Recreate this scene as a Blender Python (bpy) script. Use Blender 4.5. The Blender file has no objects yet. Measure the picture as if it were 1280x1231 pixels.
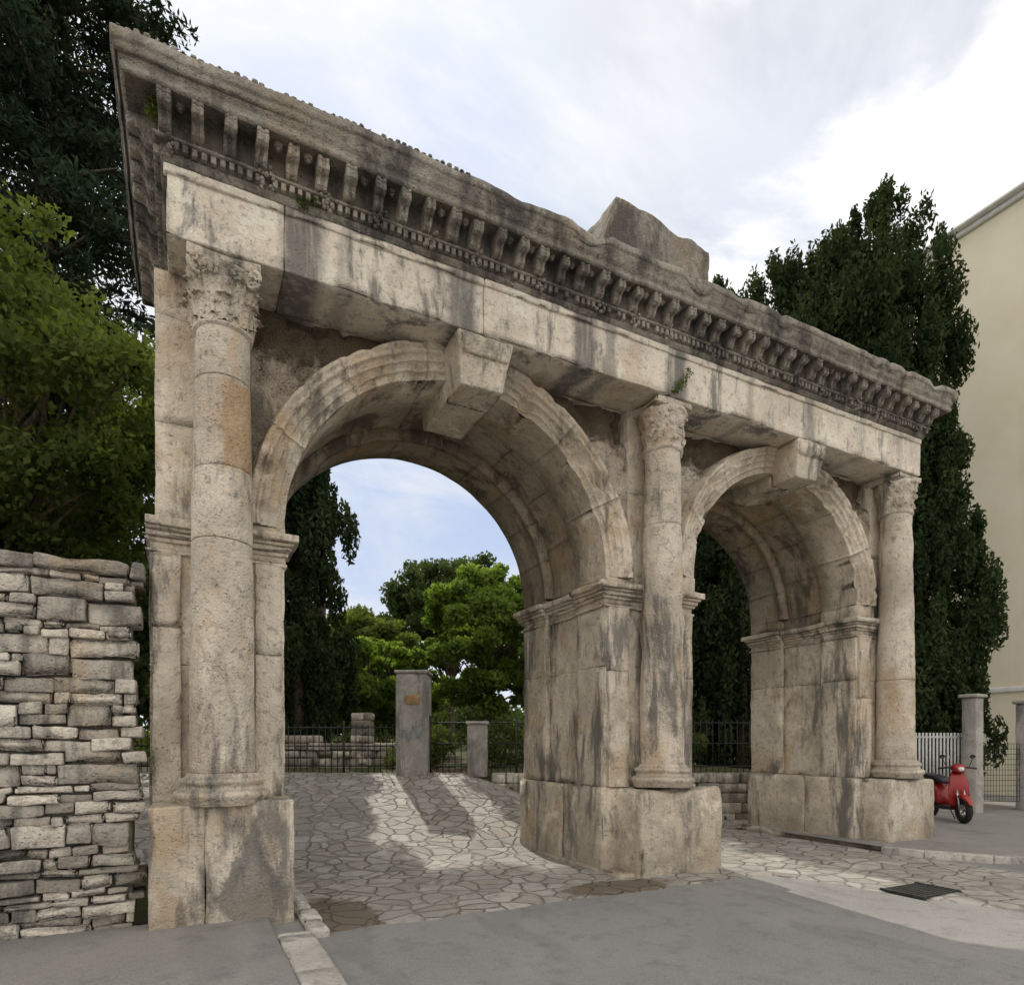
import bpy, math, random
import numpy as np
from mathutils import noise, Vector
random.seed(7)
rng = np.random.default_rng(11)
S = bpy.context.scene
COL = S.collection
def nz(x,y,z,s=1.0): return noise.noise(Vector((x*s,y*s,z*s)))
def sstep(x,a,b):
    t=min(1,max(0,(x-a)/(b-a))); return t*t*(3-2*t)

# ------------------------------------------------------------------ helpers
def empty(name, parent=None):
    o=bpy.data.objects.new(name,None); COL.objects.link(o); o.empty_display_size=.2
    if parent: o.parent=parent
    return o
class MB:
    def __init__(s): s.v=[]; s.f=[]; s.t=[]
    def add(s,vs,fs,tone=.5):
        o=len(s.v); s.v+=vs
        for f in fs: s.f.append(tuple(i+o for i in f)); s.t.append(tone)
    def build(s,name,mat,parent=None,smooth=True):
        m=bpy.data.meshes.new(name); m.from_pydata(s.v,[],s.f)
        m.update()
        a=m.attributes.new('tone','FLOAT','FACE'); a.data.foreach_set('value',s.t)
        if smooth: m.polygons.foreach_set('use_smooth',[True]*len(m.polygons))
        m.materials.append(mat)
        o=bpy.data.objects.new(name,m); COL.objects.link(o)
        if parent: o.parent=parent
        return o
def rough(p,amp,s=3.0):
    x,y,z=p
    a=amp
    n1=noise.noise_vector(Vector((x*s,y*s,z*s)))
    n2=noise.noise_vector(Vector((x*s*4+9,y*s*4,z*s*4)))
    return (x+a*(n1.x+.45*n2.x), y+a*(n1.y+.45*n2.y), z+a*(n1.z+.45*n2.z))
def axis(a,b,cell,bev):
    L=b-a; bev=min(bev,L*.3)
    n=max(1,int(round((L-2*bev)/cell)))
    return [a]+[a+bev+(L-2*bev)*i/n for i in range(n+1)]+[b], bev
def block(mb,x0,x1,y0,y1,z0,z1,cell=.08,bev=.012,amp=.006,chip=.03,tone=None,xf=None,off=0,taper=None):
    X,bx=axis(x0,x1,cell,bev); Y,by=axis(y0,y1,cell,bev); Z,bz=axis(z0,z1,cell,bev)
    idx={}; vs=[]; fs=[]
    nx,ny,nzz=len(X)-1,len(Y)-1,len(Z)-1
    sd=random.random()*50
    def vid(i,j,k):
        key=(i,j,k)
        if key in idx: return idx[key]
        x,y,z=X[i],Y[j],Z[k]
        ex=(i==0 or i==nx); ey=(j==0 or j==ny); ez=(k==0 or k==nzz)
        qx=min(max(x,x0+bx),x1-bx); qy=min(max(y,y0+by),y1-by); qz=min(max(z,z0+bz),z1-bz)
        dx,dy,dz=(x-qx)/bx,(y-qy)/by,(z-qz)/bz
        l=math.sqrt(dx*dx+dy*dy+dz*dz)
        if l>1: dx/=l;dy/=l;dz/=l
        x,y,z=qx+dx*bx,qy+dy*by,qz+dz*bz
        if ex+ey+ez>=2 and chip>0:
            c=max(0,nz(x+sd,y,z,3.5)+.35*nz(x,y+sd,z,11)-.12)*chip*2.2
            x-=dx*c;y-=dy*c;z-=dz*c
        p=(x,y,z)
        if taper: p=taper(p)
        q=rough((p[0]+sd,p[1],p[2]),amp); p=(q[0]-sd,q[1],q[2])
        if xf: p=xf(p)
        idx[key]=len(vs); vs.append(p); return idx[key]
    for i in range(nx):
        for j in range(ny):
            fs.append((vid(i,j,0),vid(i,j+1,0),vid(i+1,j+1,0),vid(i+1,j,0)))
            fs.append((vid(i,j,nzz),vid(i+1,j,nzz),vid(i+1,j+1,nzz),vid(i,j+1,nzz)))
    for i in range(nx):
        for k in range(nzz):
            fs.append((vid(i,0,k),vid(i+1,0,k),vid(i+1,0,k+1),vid(i,0,k+1)))
            fs.append((vid(i,ny,k),vid(i,ny,k+1),vid(i+1,ny,k+1),vid(i+1,ny,k)))
    for j in range(ny):
        for k in range(nzz):
            fs.append((vid(0,j,k),vid(0,j,k+1),vid(0,j+1,k+1),vid(0,j+1,k)))
            fs.append((vid(nx,j,k),vid(nx,j+1,k),vid(nx,j+1,k+1),vid(nx,j,k+1)))
    mb.add(vs,fs,random.random() if tone is None else tone)
def revolve(mb,cx,cy,prof,seg=40,amp=.006,tone=.5,s=3.0,a0=0,a1=2*math.pi,sq=0):
    full=abs(a1-a0-2*math.pi)<1e-6
    n=seg if full else seg+1
    vs=[];fs=[]
    for (r,z) in prof:
        for i in range(n):
            a=a0+(a1-a0)*i/seg
            vs.append(rough((cx+r*math.cos(a),cy+r*math.sin(a),z),amp,s))
    for k in range(len(prof)-1):
        for i in range(seg):
            j=(i+1)%n if full else i+1
            fs.append((k*n+i,k*n+j,(k+1)*n+j,(k+1)*n+i))
    mb.add(vs,fs,tone)
def dense(prof,step=.05):
    out=[prof[0]]
    for a,b in zip(prof,prof[1:]):
        L=math.hypot(b[0]-a[0],b[1]-a[1]); n=max(1,int(L/step))
        for i in range(1,n+1): out.append((a[0]+(b[0]-a[0])*i/n,a[1]+(b[1]-a[1])*i/n))
    return out
def tube(mb,pts,rad,seg=8,tone=.5,amp=0):
    vs=[];fs=[]
    P=[Vector(p) for p in pts]
    for i,p in enumerate(P):
        d=(P[min(i+1,len(P)-1)]-P[max(i-1,0)]).normalized()
        u=d.cross(Vector((.13,.21,1))if abs(d.z)<.9 else Vector((1,.1,0))).normalized(); w=d.cross(u)
        for k in range(seg):
            a=2*math.pi*k/seg
            q=p+(u*math.cos(a)+w*math.sin(a))*rad[i]
            q=rough(tuple(q),amp,2) if amp else tuple(q)
            vs.append(q)
    for i in range(len(P)-1):
        for k in range(seg):
            j=(k+1)%seg
            fs.append((i*seg+k,i*seg+j,(i+1)*seg+j,(i+1)*seg+k))
    fs.append(tuple(range(seg-1,-1,-1))); fs.append(tuple((len(P)-1)*seg+k for k in range(seg)))
    mb.add(vs,fs,tone)

# ------------------------------------------------------------------ materials
def newmat(name):
    m=bpy.data.materials.new(name); m.use_nodes=True
    nt=m.node_tree; nt.nodes.clear()
    return m,nt
class N:
    def __init__(s,nt): s.nt=nt
    def n(s,t,**k):
        x=s.nt.nodes.new(t)
        for a,b in k.items(): setattr(x,a,b)
        return x
    def l(s,a,b): s.nt.links.new(a,b)
    def val(s,sock,v):
        if isinstance(v,(int,float,tuple,list)): sock.default_value=v
        else: s.l(v,sock)
    def noise(s,vec,scale,detail=6,rough=.6,dist=0):
        x=s.n('ShaderNodeTexNoise'); s.l(vec,x.inputs['Vector'])
        x.inputs['Scale'].default_value=scale; x.inputs['Detail'].default_value=detail
        x.inputs['Roughness'].default_value=rough; x.inputs['Distortion'].default_value=dist
        return x.outputs['Fac']
    def ramp(s,f,a,b,va=0.,vb=1.):
        x=s.n('ShaderNodeMapRange'); x.interpolation_type='SMOOTHSTEP'
        s.l(f,x.inputs[0]); 
        for i,v in zip((1,2,3,4),(a,b,va,vb)): x.inputs[i].default_value=v
        return x.outputs[0]
    def math(s,op,a,b=0.,c=None):
        x=s.n('ShaderNodeMath',operation=op); s.val(x.inputs[0],a); s.val(x.inputs[1],b)
        if c is not None: s.val(x.inputs[2],c)
        return x.outputs[0]
    def mix(s,f,a,b,bt='MIX'):
        x=s.n('ShaderNodeMix',data_type='RGBA',blend_type=bt)
        s.val(x.inputs[0],f)
        for sock,v in ((x.inputs[6],a),(x.inputs[7],b)):
            if isinstance(v,tuple): sock.default_value=(v[0],v[1],v[2],1)
            else: s.l(v,sock)
        return x.outputs[2]
    def mapping(s,vec,sc=(1,1,1),loc=(0,0,0)):
        x=s.n('ShaderNodeMapping'); s.l(vec,x.inputs[0]); x.inputs['Scale'].default_value=sc; x.inputs['Location'].default_value=loc
        return x.outputs[0]
    def obj(s): return s.n('ShaderNodeTexCoord').outputs['Object']
    def sep(s,v):
        x=s.n('ShaderNodeSeparateXYZ'); s.l(v,x.inputs[0]); return x.outputs
    def out(s,col,rough=.9,height=None,dist=.02,strength=.8,spec=.3):
        b=s.n('ShaderNodeBsdfPrincipled'); s.val(b.inputs['Base Color'],col if not isinstance(col,tuple) else (*col,1))
        s.val(b.inputs['Roughness'],rough); b.inputs['Specular IOR Level'].default_value=spec
        if height is not None:
            bp=s.n('ShaderNodeBump'); bp.inputs['Distance'].default_value=dist; bp.inputs['Strength'].default_value=strength
            s.l(height,bp.inputs['Height']); s.l(bp.outputs[0],b.inputs['Normal'])
        o=s.n('ShaderNodeOutputMaterial'); s.l(b.outputs[0],o.inputs[0]); return b
def stone(name,light,mid,stain,stain_lo=.50,stain_hi=.62,ochre=.45,soot=False,bump=1.0,lichen=.35,toneamt=.22,patch=False,foot=True,local=False,runs=None,samt=.85):
    m,nt=newmat(name); g=N(nt); o=g.obj()
    xx,yy,z=g.sep(o)
    big=g.noise(o,.9,3,.62); med=g.noise(o,5,5,.65,.4); fine=g.noise(o,38,2,.7)
    medc=g.math('SUBTRACT',med,.5)
    c=g.mix(g.ramp(big,.38,.62),mid,light)
    c=g.mix(g.math('MULTIPLY',g.ramp(med,.45,.7),.4),c,tuple(x*.66 for x in mid))
    if ochre>0:
        oc=g.noise(g.mapping(o,(1,1,.6),(7,3,1)),1.5,4,.65,.3)
        c=g.mix(g.math('MULTIPLY',g.ramp(oc,.52,.65),ochre),c,(.45,.30,.155))
    pl=g.noise(g.mapping(o,(1,1,.8),(2,9,4)),2.6,4,.7,.2)
    c=g.mix(g.math('MULTIPLY',g.ramp(pl,.55,.64),.6),c,tuple(min(.78,x*1.15) for x in light))
    st=g.noise(g.mapping(o,(1.7,1.7,.5)),1.15,6,.70,.35)
    st2=g.noise(g.mapping(o,(8,8,.7),(3,1,2)),1.6,3,.65,.2)
    f=g.math('ADD',g.math('MULTIPLY',st,.84),g.math('MULTIPLY',st2,.16))
    if local:
        m1=g.math('MULTIPLY',g.ramp(xx,4.5,4.8),g.ramp(xx,5.9,6.3,1,0))
        m2=g.math('MULTIPLY',g.ramp(z,1.0,1.6),g.ramp(z,2.8,3.7,1,0))
        f=g.math('ADD',f,g.math('MULTIPLY',g.math('MULTIPLY',m1,m2),.055))
    c=g.mix(g.math('MULTIPLY',g.ramp(f,stain_lo,stain_hi),samt),c,stain)
    spots=g.noise(o,14,3,.75); c=g.mix(g.math('MULTIPLY',g.ramp(spots,.54,.68),.5),c,tuple(x*1.1 for x in stain))
    if runs:
        xn=g.math('ADD',xx,g.math('MULTIPLY',medc,.22))
        acc=None
        for (xc,wd,am) in runs:
            r=g.ramp(g.math('ABSOLUTE',g.math('SUBTRACT',xn,xc)),wd*.35,wd,am,0)
            acc=r if acc is None else g.math('MAXIMUM',acc,r)
        acc=g.math('MULTIPLY',acc,g.ramp(st2,.3,.55,.55,1))
        c=g.mix(acc,c,(.13,.128,.125))
    if local:
        a=g.math('DIVIDE',g.math('ABSOLUTE',g.math('SUBTRACT',xx,.53)),.33)
        b=g.math('DIVIDE',g.math('ABSOLUTE',g.math('SUBTRACT',z,.28)),.72)
        t=g.math('ADD',g.math('ADD',a,b),g.math('MULTIPLY',medc,1.1))
        pm=g.math('MULTIPLY',g.ramp(t,.75,1.0,1,0),g.ramp(yy,-.45,-.40,1,0))
        c=g.mix(g.math('MULTIPLY',pm,.75),c,(.12,.118,.115))
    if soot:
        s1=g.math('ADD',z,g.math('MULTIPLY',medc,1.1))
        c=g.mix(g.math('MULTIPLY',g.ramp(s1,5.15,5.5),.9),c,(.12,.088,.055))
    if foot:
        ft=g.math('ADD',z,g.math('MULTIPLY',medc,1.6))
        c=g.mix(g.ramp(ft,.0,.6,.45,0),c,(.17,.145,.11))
    if patch:
        m1=g.math('MULTIPLY',g.ramp(xx,.27,.33),g.ramp(xx,.56,.6,1,0))
        zz2=g.math('ADD',z,g.math('MULTIPLY',medc,.35))
        m2=g.math('MULTIPLY',g.ramp(zz2,3.93,4.0),g.ramp(zz2,4.72,4.78,1,0))
        c=g.mix(g.math('MULTIPLY',g.math('MULTIPLY',m1,m2),.7),c,(.42,.28,.15))
    at=g.n('ShaderNodeAttribute',attribute_name='tone').outputs['Fac']
    tv=g.math('ADD',g.math('MULTIPLY',at,toneamt),1-toneamt/2)
    fv=g.math('ADD',g.math('MULTIPLY',fine,.4),.8)
    mul=g.math('MULTIPLY',tv,fv)
    cc=g.n('ShaderNodeCombineColor'); 
    for i in range(3): g.l(mul,cc.inputs[i])
    c=g.mix(1.0,c,cc.outputs[0],'MULTIPLY')
    if lichen>0:
        nn=g.sep(g.n('ShaderNodeNewGeometry').outputs['Normal'])[2]
        c=g.mix(g.math('MULTIPLY',g.ramp(nn,.5,.9),lichen),c,(.15,.145,.125))
    pit=g.n('ShaderNodeTexVoronoi'); g.l(o,pit.inputs['Vector']); pit.inputs['Scale'].default_value=30
    ph=g.ramp(pit.outputs['Distance'],.0,.35,-.5,0)
    pitm=g.ramp(med,.42,.62)
    h=g.math('ADD',g.math('MULTIPLY',med,1.0),g.math('MULTIPLY',fine,.55))
    h=g.math('ADD',h,g.math('MULTIPLY',ph,pitm))
    g.out(c,.92,h,.024*bump,.95,.2)
    return m
M_gate=stone('weathered_limestone',(.68,.605,.50),(.50,.435,.345),(.135,.127,.117),local=True)
M_col=stone('column_limestone',(.65,.58,.48),(.47,.41,.33),(.135,.127,.117),patch=True,bump=1.6,local=True,stain_lo=.515,stain_hi=.63)
M_arch=stone('arch_limestone',(.69,.61,.50),(.50,.43,.335),(.16,.14,.115),stain_lo=.52,stain_hi=.64)
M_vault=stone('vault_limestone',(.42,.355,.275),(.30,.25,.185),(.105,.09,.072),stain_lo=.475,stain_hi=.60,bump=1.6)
M_sp=stone('spandrel_limestone',(.56,.50,.42),(.43,.365,.29),(.14,.12,.095),soot=True,bump=2.5)
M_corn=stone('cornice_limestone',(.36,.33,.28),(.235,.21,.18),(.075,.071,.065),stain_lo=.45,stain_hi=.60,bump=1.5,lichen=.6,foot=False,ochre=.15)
M_corn_shade=stone('cornice_limestone_painted_shade',(.20,.175,.145),(.135,.12,.10),(.055,.05,.045),stain_lo=.45,stain_hi=.60,bump=1.5,lichen=.6,foot=False,ochre=.1)  # recess shade put into the colour: darker copy of the cornice stone
M_archit=stone('architrave_limestone',(.73,.66,.555),(.60,.53,.435),(.16,.155,.15),stain_lo=.55,stain_hi=.64,bump=.9,foot=False,ochre=.25,
   runs=[(.95,.26,.85),(1.35,.12,.4),(2.52,.22,.85),(4.0,.20,.85),(4.35,.13,.6),(5.36,.22,.85),(6.6,.10,.4),(7.75,.16,.6),(8.9,.12,.4),(9.8,.1,.35)])
M_wall=stone('drystone_limestone',(.54,.495,.425),(.39,.36,.31),(.15,.143,.13),ochre=.45,bump=1.5,toneamt=.85,lichen=.3,foot=False)
M_kerb=stone('kerb_limestone',(.52,.50,.46),(.40,.38,.35),(.2,.195,.19),ochre=.1,lichen=0,toneamt=.25,foot=False)

def simple(name,col,rough=.6,ns=12,var=.25,spec=.4,metal=0,bump=.003):
    m,nt=newmat(name); g=N(nt); o=g.obj()
    f=g.noise(o,ns,3,.6)
    c=g.mix(g.ramp(f,.3,.75),tuple(x*(1-var) for x in col),tuple(min(1,x*(1+var)) for x in col))
    b=g.out(c,rough,f,bump,.5,spec); b.inputs['Metallic'].default_value=metal
    return m
def asphalt(name,a,b):
    m,nt=newmat(name); g=N(nt); o=g.obj()
    big=g.noise(o,.5,4,.6); f=g.noise(o,110,2,.8); md=g.noise(o,4,5,.7)
    c=g.mix(g.ramp(big,.35,.65),a,b)
    c=g.mix(g.math('MULTIPLY',g.ramp(f,.42,.66),.5),c,tuple(min(1,x*1.7) for x in b))
    c=g.mix(g.math('MULTIPLY',g.ramp(md,.48,.7),.35),c,tuple(x*.5 for x in a))
    e=g.noise(g.mapping(o,(1,.35,1)),1.1,4,.6); c=g.mix(g.math('MULTIPLY',g.ramp(e,.55,.62),.2),c,tuple(x*.5 for x in a))
    g.out(c,.9,f,.008,.9,.25)
    return m
M_asph=asphalt('asphalt',(.19,.188,.184),(.24,.236,.23))
M_side=asphalt('pavement_asphalt',(.20,.195,.185),(.25,.24,.23))
def flag():
    m,nt=newmat('flagstone_paving'); g=N(nt); o=g.obj()
    nc=g.n('ShaderNodeTexNoise'); g.l(o,nc.inputs['Vector']); nc.inputs['Scale'].default_value=1.9; nc.inputs['Detail'].default_value=4
    va=g.n('ShaderNodeVectorMath',operation='MULTIPLY_ADD'); g.l(nc.outputs['Color'],va.inputs[0]); va.inputs[1].default_value=(.30,.30,0); g.l(o,va.inputs[2])
    flat=g.mapping(va.outputs[0],(1,1,0))
    SC_=3.5
    e=g.n('ShaderNodeTexVoronoi',feature='DISTANCE_TO_EDGE'); e.inputs['Scale'].default_value=SC_; g.l(flat,e.inputs['Vector'])
    f1=g.n('ShaderNodeTexVoronoi'); f1.inputs['Scale'].default_value=SC_; g.l(flat,f1.inputs['Vector'])
    r=g.n('ShaderNodeSeparateColor'); g.l(f1.outputs['Color'],r.inputs[0])
    med=g.noise(o,6,5,.7); fine=g.noise(o,60,2,.7); big=g.noise(o,.7,3,.6)
    c=g.mix(r.outputs[0],(.27,.258,.235),(.41,.393,.36))
    c=g.mix(g.math('MULTIPLY',g.ramp(r.outputs[1],.6,1),.3),c,(.32,.27,.20))
    c=g.mix(g.math('MULTIPLY',g.ramp(med,.45,.68),.65),c,(.19,.178,.155))
    c=g.mix(g.math('MULTIPLY',g.ramp(big,.5,.65),.35),c,(.20,.19,.17))
    j=g.ramp(g.math('ADD',e.outputs['Distance'],g.math('MULTIPLY',g.math('SUBTRACT',med,.5),.09)),.0,.032)
    jc=g.mix(g.ramp(big,.4,.6),(.13,.118,.095),(.25,.235,.205))
    c=g.mix(j,jc,c)
    xx,yy,_=g.sep(o)
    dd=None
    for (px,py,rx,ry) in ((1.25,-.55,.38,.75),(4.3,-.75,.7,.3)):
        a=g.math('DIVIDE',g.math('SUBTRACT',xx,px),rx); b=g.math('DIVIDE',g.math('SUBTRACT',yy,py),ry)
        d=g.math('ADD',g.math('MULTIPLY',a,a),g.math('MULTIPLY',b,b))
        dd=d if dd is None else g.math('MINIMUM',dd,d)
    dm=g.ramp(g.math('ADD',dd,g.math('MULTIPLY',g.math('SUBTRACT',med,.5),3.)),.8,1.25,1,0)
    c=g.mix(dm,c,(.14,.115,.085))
    h=g.math('ADD',g.math('MULTIPLY',g.ramp(e.outputs['Distance'],.0,.08),1.1),g.math('MULTIPLY',med,.6))
    h=g.math('ADD',h,g.math('ADD',g.math('MULTIPLY',fine,.15),g.math('MULTIPLY',r.outputs[2],.4)))
    g.out(c,.75,h,.028,.95,.3)
    return m
M_flag=flag()
def earth():
    m,nt=newmat('ground_soil_grass'); g=N(nt); o=g.obj()
    f=g.noise(o,.8,5,.65); d=g.noise(o,25,4,.7)
    c=g.mix(g.ramp(f,.4,.6),(.07,.085,.03),(.13,.11,.075)); c=g.mix(g.math('MULTIPLY',g.ramp(d,.4,.7),.5),c,(.05,.055,.025))
    g.out(c,.95,d,.03,1,.1); return m
M_earth=earth()
def leafmat(name,dark,light,trans=.45,tl=None):
    m,nt=newmat(name); g=N(nt)
    at=g.n('ShaderNodeAttribute',attribute_name='tone').outputs['Fac']
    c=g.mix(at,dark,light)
    b=g.n('ShaderNodeBsdfDiffuse'); g.l(c,b.inputs['Color'])
    t=g.n('ShaderNodeBsdfTranslucent')
    tc=g.mix(1.0,c,tl or (1.2,1.25,.55),'MULTIPLY'); g.l(tc,t.inputs[0])
    mx=g.n('ShaderNodeMixShader'); mx.inputs[0].default_value=trans; g.l(b.outputs[0],mx.inputs[1]); g.l(t.outputs[0],mx.inputs[2])
    oo=g.n('ShaderNodeOutputMaterial'); g.l(mx.outputs[0],oo.inputs[0]); return m
M_cyp=leafmat('cypress_foliage',(.020,.032,.016),(.060,.082,.036),.2)
M_ced=leafmat('cedar_foliage',(.018,.030,.022),(.05,.072,.045),.2)
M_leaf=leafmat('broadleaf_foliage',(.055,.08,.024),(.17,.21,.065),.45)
M_leafb=leafmat('bright_broadleaf_foliage',(.09,.14,.03),(.23,.32,.08),.5)
M_leafd=leafmat('dark_broadleaf_foliage',(.035,.055,.025),(.10,.13,.055),.35)
M_bark=simple('bark',(.12,.095,.07),.95,14,.5,.1,0,.03)
M_iron=simple('dark_iron',(.03,.032,.03),.55,20,.4,.5,.3)
M_paintgrey=simple('pale_fence_paint',(.50,.51,.50),.5,20,.15)
M_conc=stone('concrete_pillar',(.42,.40,.37),(.33,.315,.29),(.17,.165,.155),ochre=.1,bump=.6,foot=False)

# ------------------------------------------------------------------ camera
cam=bpy.data.cameras.new('camera'); co=bpy.data.objects.new('camera',cam); COL.objects.link(co)
co.location=(0,-6.5,1.6); co.rotation_euler=(math.radians(90),0,math.radians(-27.24))
cam.sensor_width=36; cam.lens=22.4; cam.shift_y=.245; cam.clip_end=2000; cam.clip_start=.05
S.camera=co

# ------------------------------------------------------------------ world + sun
SUN_EL=math.radians(40); SUN_AZ=math.radians(8)
w=bpy.data.worlds.new('World'); S.world=w; w.use_nodes=True; nt=w.node_tree; nt.nodes.clear(); g=N(nt)
sky=g.n('ShaderNodeTexSky'); sky.sky_type='NISHITA'; sky.sun_disc=False; sky.sun_elevation=SUN_EL; sky.sun_rotation=SUN_AZ
sky.air_density=1.2; sky.dust_density=1.0
d=g.n('ShaderNodeTexCoord').outputs['Generated']
dx,dy,dz=g.sep(d)
zc=g.math('MAXIMUM',dz,.0); den=g.math('ADD',zc,.22)
cb=g.n('ShaderNodeCombineXYZ'); g.l(g.math('DIVIDE',dx,den),cb.inputs[0]); g.l(g.math('DIVIDE',dy,den),cb.inputs[1])
cl=g.noise(g.mapping(cb.outputs[0],(1,1,1),(1.3,.6,0)),1.5,8,.58,.3); cl2=g.noise(g.mapping(cb.outputs[0],(1,1.8,1),(4.3,2.2,0)),.9,6,.62,.6)
def dirmask(az,el,a,b):
    az=math.radians(az);el=math.radians(el)
    v=(math.sin(az)*math.cos(el),math.cos(az)*math.cos(el),math.sin(el))
    x=g.n('ShaderNodeVectorMath',operation='DOT_PRODUCT'); g.l(d,x.inputs[0]); x.inputs[1].default_value=v
    return g.ramp(x.outputs['Value'],a,b)
bright=dirmask(62,39,.90,.985)
mass=g.math('ADD',g.math('MULTIPLY',cl,.95),g.math('MULTIPLY',bright,.22))
haze=g.ramp(dz,0,.38,1,0)
skyc=g.mix(1.0,sky.outputs[0],(4.2,5.6,8.4),'DARKEN')
base=g.mix(g.ramp(cl2,.36,.62,.25,.95),skyc,(6.7,7.25,8.5))
base=g.mix(g.math('MULTIPLY',haze,.75),base,(8.5,8.8,9.4))
base=g.mix(g.math('MULTIPLY',g.ramp(cl2,.40,.58,.25,1),g.math('MULTIPLY',dirmask(4,44,.84,.98),.85)),base,(9.4,9.5,9.7))
base=g.mix(g.math('MULTIPLY',g.ramp(cl,.54,.66),.6),base,(8.8,9.0,9.4))
cloudf=g.ramp(mass,.60,.69)
back=dirmask(200,50,-.2,.8)  # unseen sky behind the camera, brightened as fill for the gate front
c=g.mix(cloudf,base,(10.5,10.5,10.5))
c=g.mix(g.math('MULTIPLY',back,.85),c,(15.3,14.4,13.2))
bg=g.n('ShaderNodeBackground'); g.l(c,bg.inputs[0]); bg.inputs[1].default_value=.105
g.l(bg.outputs[0],g.n('ShaderNodeOutputWorld').inputs[0])
sl=bpy.data.lights.new('sun','SUN'); so=bpy.data.objects.new('sun',sl); COL.objects.link(so)
sl.energy=3.3; sl.angle=math.radians(.6); sl.color=(1,.93,.82)
sd=Vector((math.sin(SUN_AZ)*math.cos(SUN_EL),math.cos(SUN_AZ)*math.cos(SUN_EL),math.sin(SUN_EL)))
so.rotation_euler=sd.to_track_quat('Z','Y').to_euler(); so.location=(0,20,30)
S.view_settings.view_transform='Standard'; S.view_settings.look='None'; S.view_settings.exposure=0

# ------------------------------------------------------------------ terrain
def Dv(x,y): return .4577*x+.889*(y+6.5)
def H(x,y):
    D=Dv(x,y)
    right=1-sstep(x,5.0,7.8)
    if D<13.5:
        yl=(13.5-.4577*x)/.889-6.5
        t=max(0,(y-1.6)/max(1,yl-1.6)); t=t*t/(t+.06) if t>0 else 0
        return min(1,t/ (1/1.06))*right
    k=1-sstep(x,11.5,12.0)
    return (1.0+.035*min(60,D-13.5))*k
def grid_sheet(name,xs,ys_fn,ny,mat,dz,parent=None,hfn=H,n_amp=0,tuck=False):
    vs=[];fs=[]
    for x in xs:
        y0,y1=ys_fn(x)
        for j in range(ny+1):
            y=y0+(y1-y0)*j/ny
            z=hfn(x,y)+dz+n_amp*nz(x,y,0,1.3)
            if tuck and j==0: z=-.008
            vs.append((float(x),float(y),float(z)))
    for i in range(len(xs)-1):
        for j in range(ny):
            a=i*(ny+1)+j; fs.append((a,a+ny+1,a+ny+2,a+1))
    mb=MB(); mb.add(vs,fs); return mb.build(name,mat,parent)
def nonuni(a,b,step,far):
    c=list(np.arange(a,b+1e-6,step)); s=step; x=a; L=[]
    while x>-far: s*=1.5; x-=s; L.append(x)
    x=b; s=step; R=[]
    while x<far: s*=1.5; x+=s; R.append(x)
    return L[::-1]+c+R
gx=nonuni(-12,26,.25,500); gy=nonuni(-3,26,.25,500)
vs=[(float(x),float(y),H(x,y)-.02) for x in gx for y in gy]; ny=len(gy)
fs=[(i*ny+j,(i+1)*ny+j,(i+1)*ny+j+1,i*ny+j+1) for i in range(len(gx)-1) for j in range(ny-1)]
mb=MB(); mb.add(vs,fs); mb.build('ground',M_earth)
def yfront(x):
    b=-1.02+.09*nz(x,0,0,2.3)+.05*nz(x,0,3,9)
    return b-2.3*sstep(x,6.2,7.2)
def yline(x,D=13.42): return (D-.4577*x)/.889-6.5
grid_sheet('flagstone_paving',list(np.arange(.92,9.2,.08)),lambda x:(yfront(x),yline(x)),90,M_flag,.010,n_amp=.014,tuck=True)
grid_sheet('asphalt_road',list(np.linspace(-60,90,60)),lambda x:(-45,-.2),20,M_asph,-.002,hfn=lambda x,y:0)
grid_sheet('flagstone_path',list(np.arange(-1.5,.92,.1))+[.92],lambda x:(2.2,yline(x)),60,M_flag,.012)
grid_sheet('flagstone_yard',[9.2-.1]+list(np.arange(9.2,11.5,.1)),lambda x:(2.2,max(2.3,yline(x))),10,M_flag,.014)
mb=MB(); block(mb,-9,.66,-9.5,-.27,-.1,.07,cell=.5,bev=.01,amp=.004,chip=0); mb.build('pavement',M_side)
mb=MB(); y=-9.5
while y<-1.15:
    L=random.uniform(.7,1.0); y2=min(y+L,-1.1)
    block(mb,.66,.93,y,y2-.012,-.1,.085,cell=.12,bev=.02,amp=.006,chip=.03); y=y2
mb.build('kerb',M_kerb)
mb=MB(); y=-1.1
while y<1.8:
    L=random.uniform(.35,.6); 
    block(mb,.92+random.uniform(-.02,.02),1.06+random.uniform(0,.05),y,y+L-.015,-.1,.05+random.uniform(0,.03),cell=.08,bev=.02,amp=.01,chip=.05); y+=L
mb.build('kerb',M_kerb)
def strip_kerb(name,pts,w,h):
    mb=MB()
    for a,b in zip(pts,pts[1:]):
        dx,dy=b[0]-a[0],b[1]-a[1]; L=math.hypot(dx,dy); n=max(1,round(L/.7)); ang=math.atan2(dy,dx)
        for i in range(n):
            s0,s1=L*i/n,L*(i+1)/n-.012
            def xf(p,a=a,ang=ang): return (a[0]+p[0]*math.cos(ang)-p[1]*math.sin(ang),a[1]+p[0]*math.sin(ang)+p[1]*math.cos(ang),p[2])
            block(mb,s0,s1,0,w,-.1,h,cell=.12,bev=.02,amp=.005,chip=.02,xf=xf)
    return mb.build(name,M_kerb)
kp=[(9.0,-.72),(9.15,-1.25),(9.6,-1.9),(10.6,-2.7),(12.5,-3.4),(16,-4.0),(30,-5.5)]
strip_kerb('kerb',kp,.16,.10)
K=[(a[0]+.1,a[1]+.1) for a in kp]; vs=[]
for x,y in K: vs.append((x,y,.09))
for x,y in K: vs.append((max(x,9.0)+0.0,1.2 if x<11 else 5.5,.09))
n=len(K)
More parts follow.
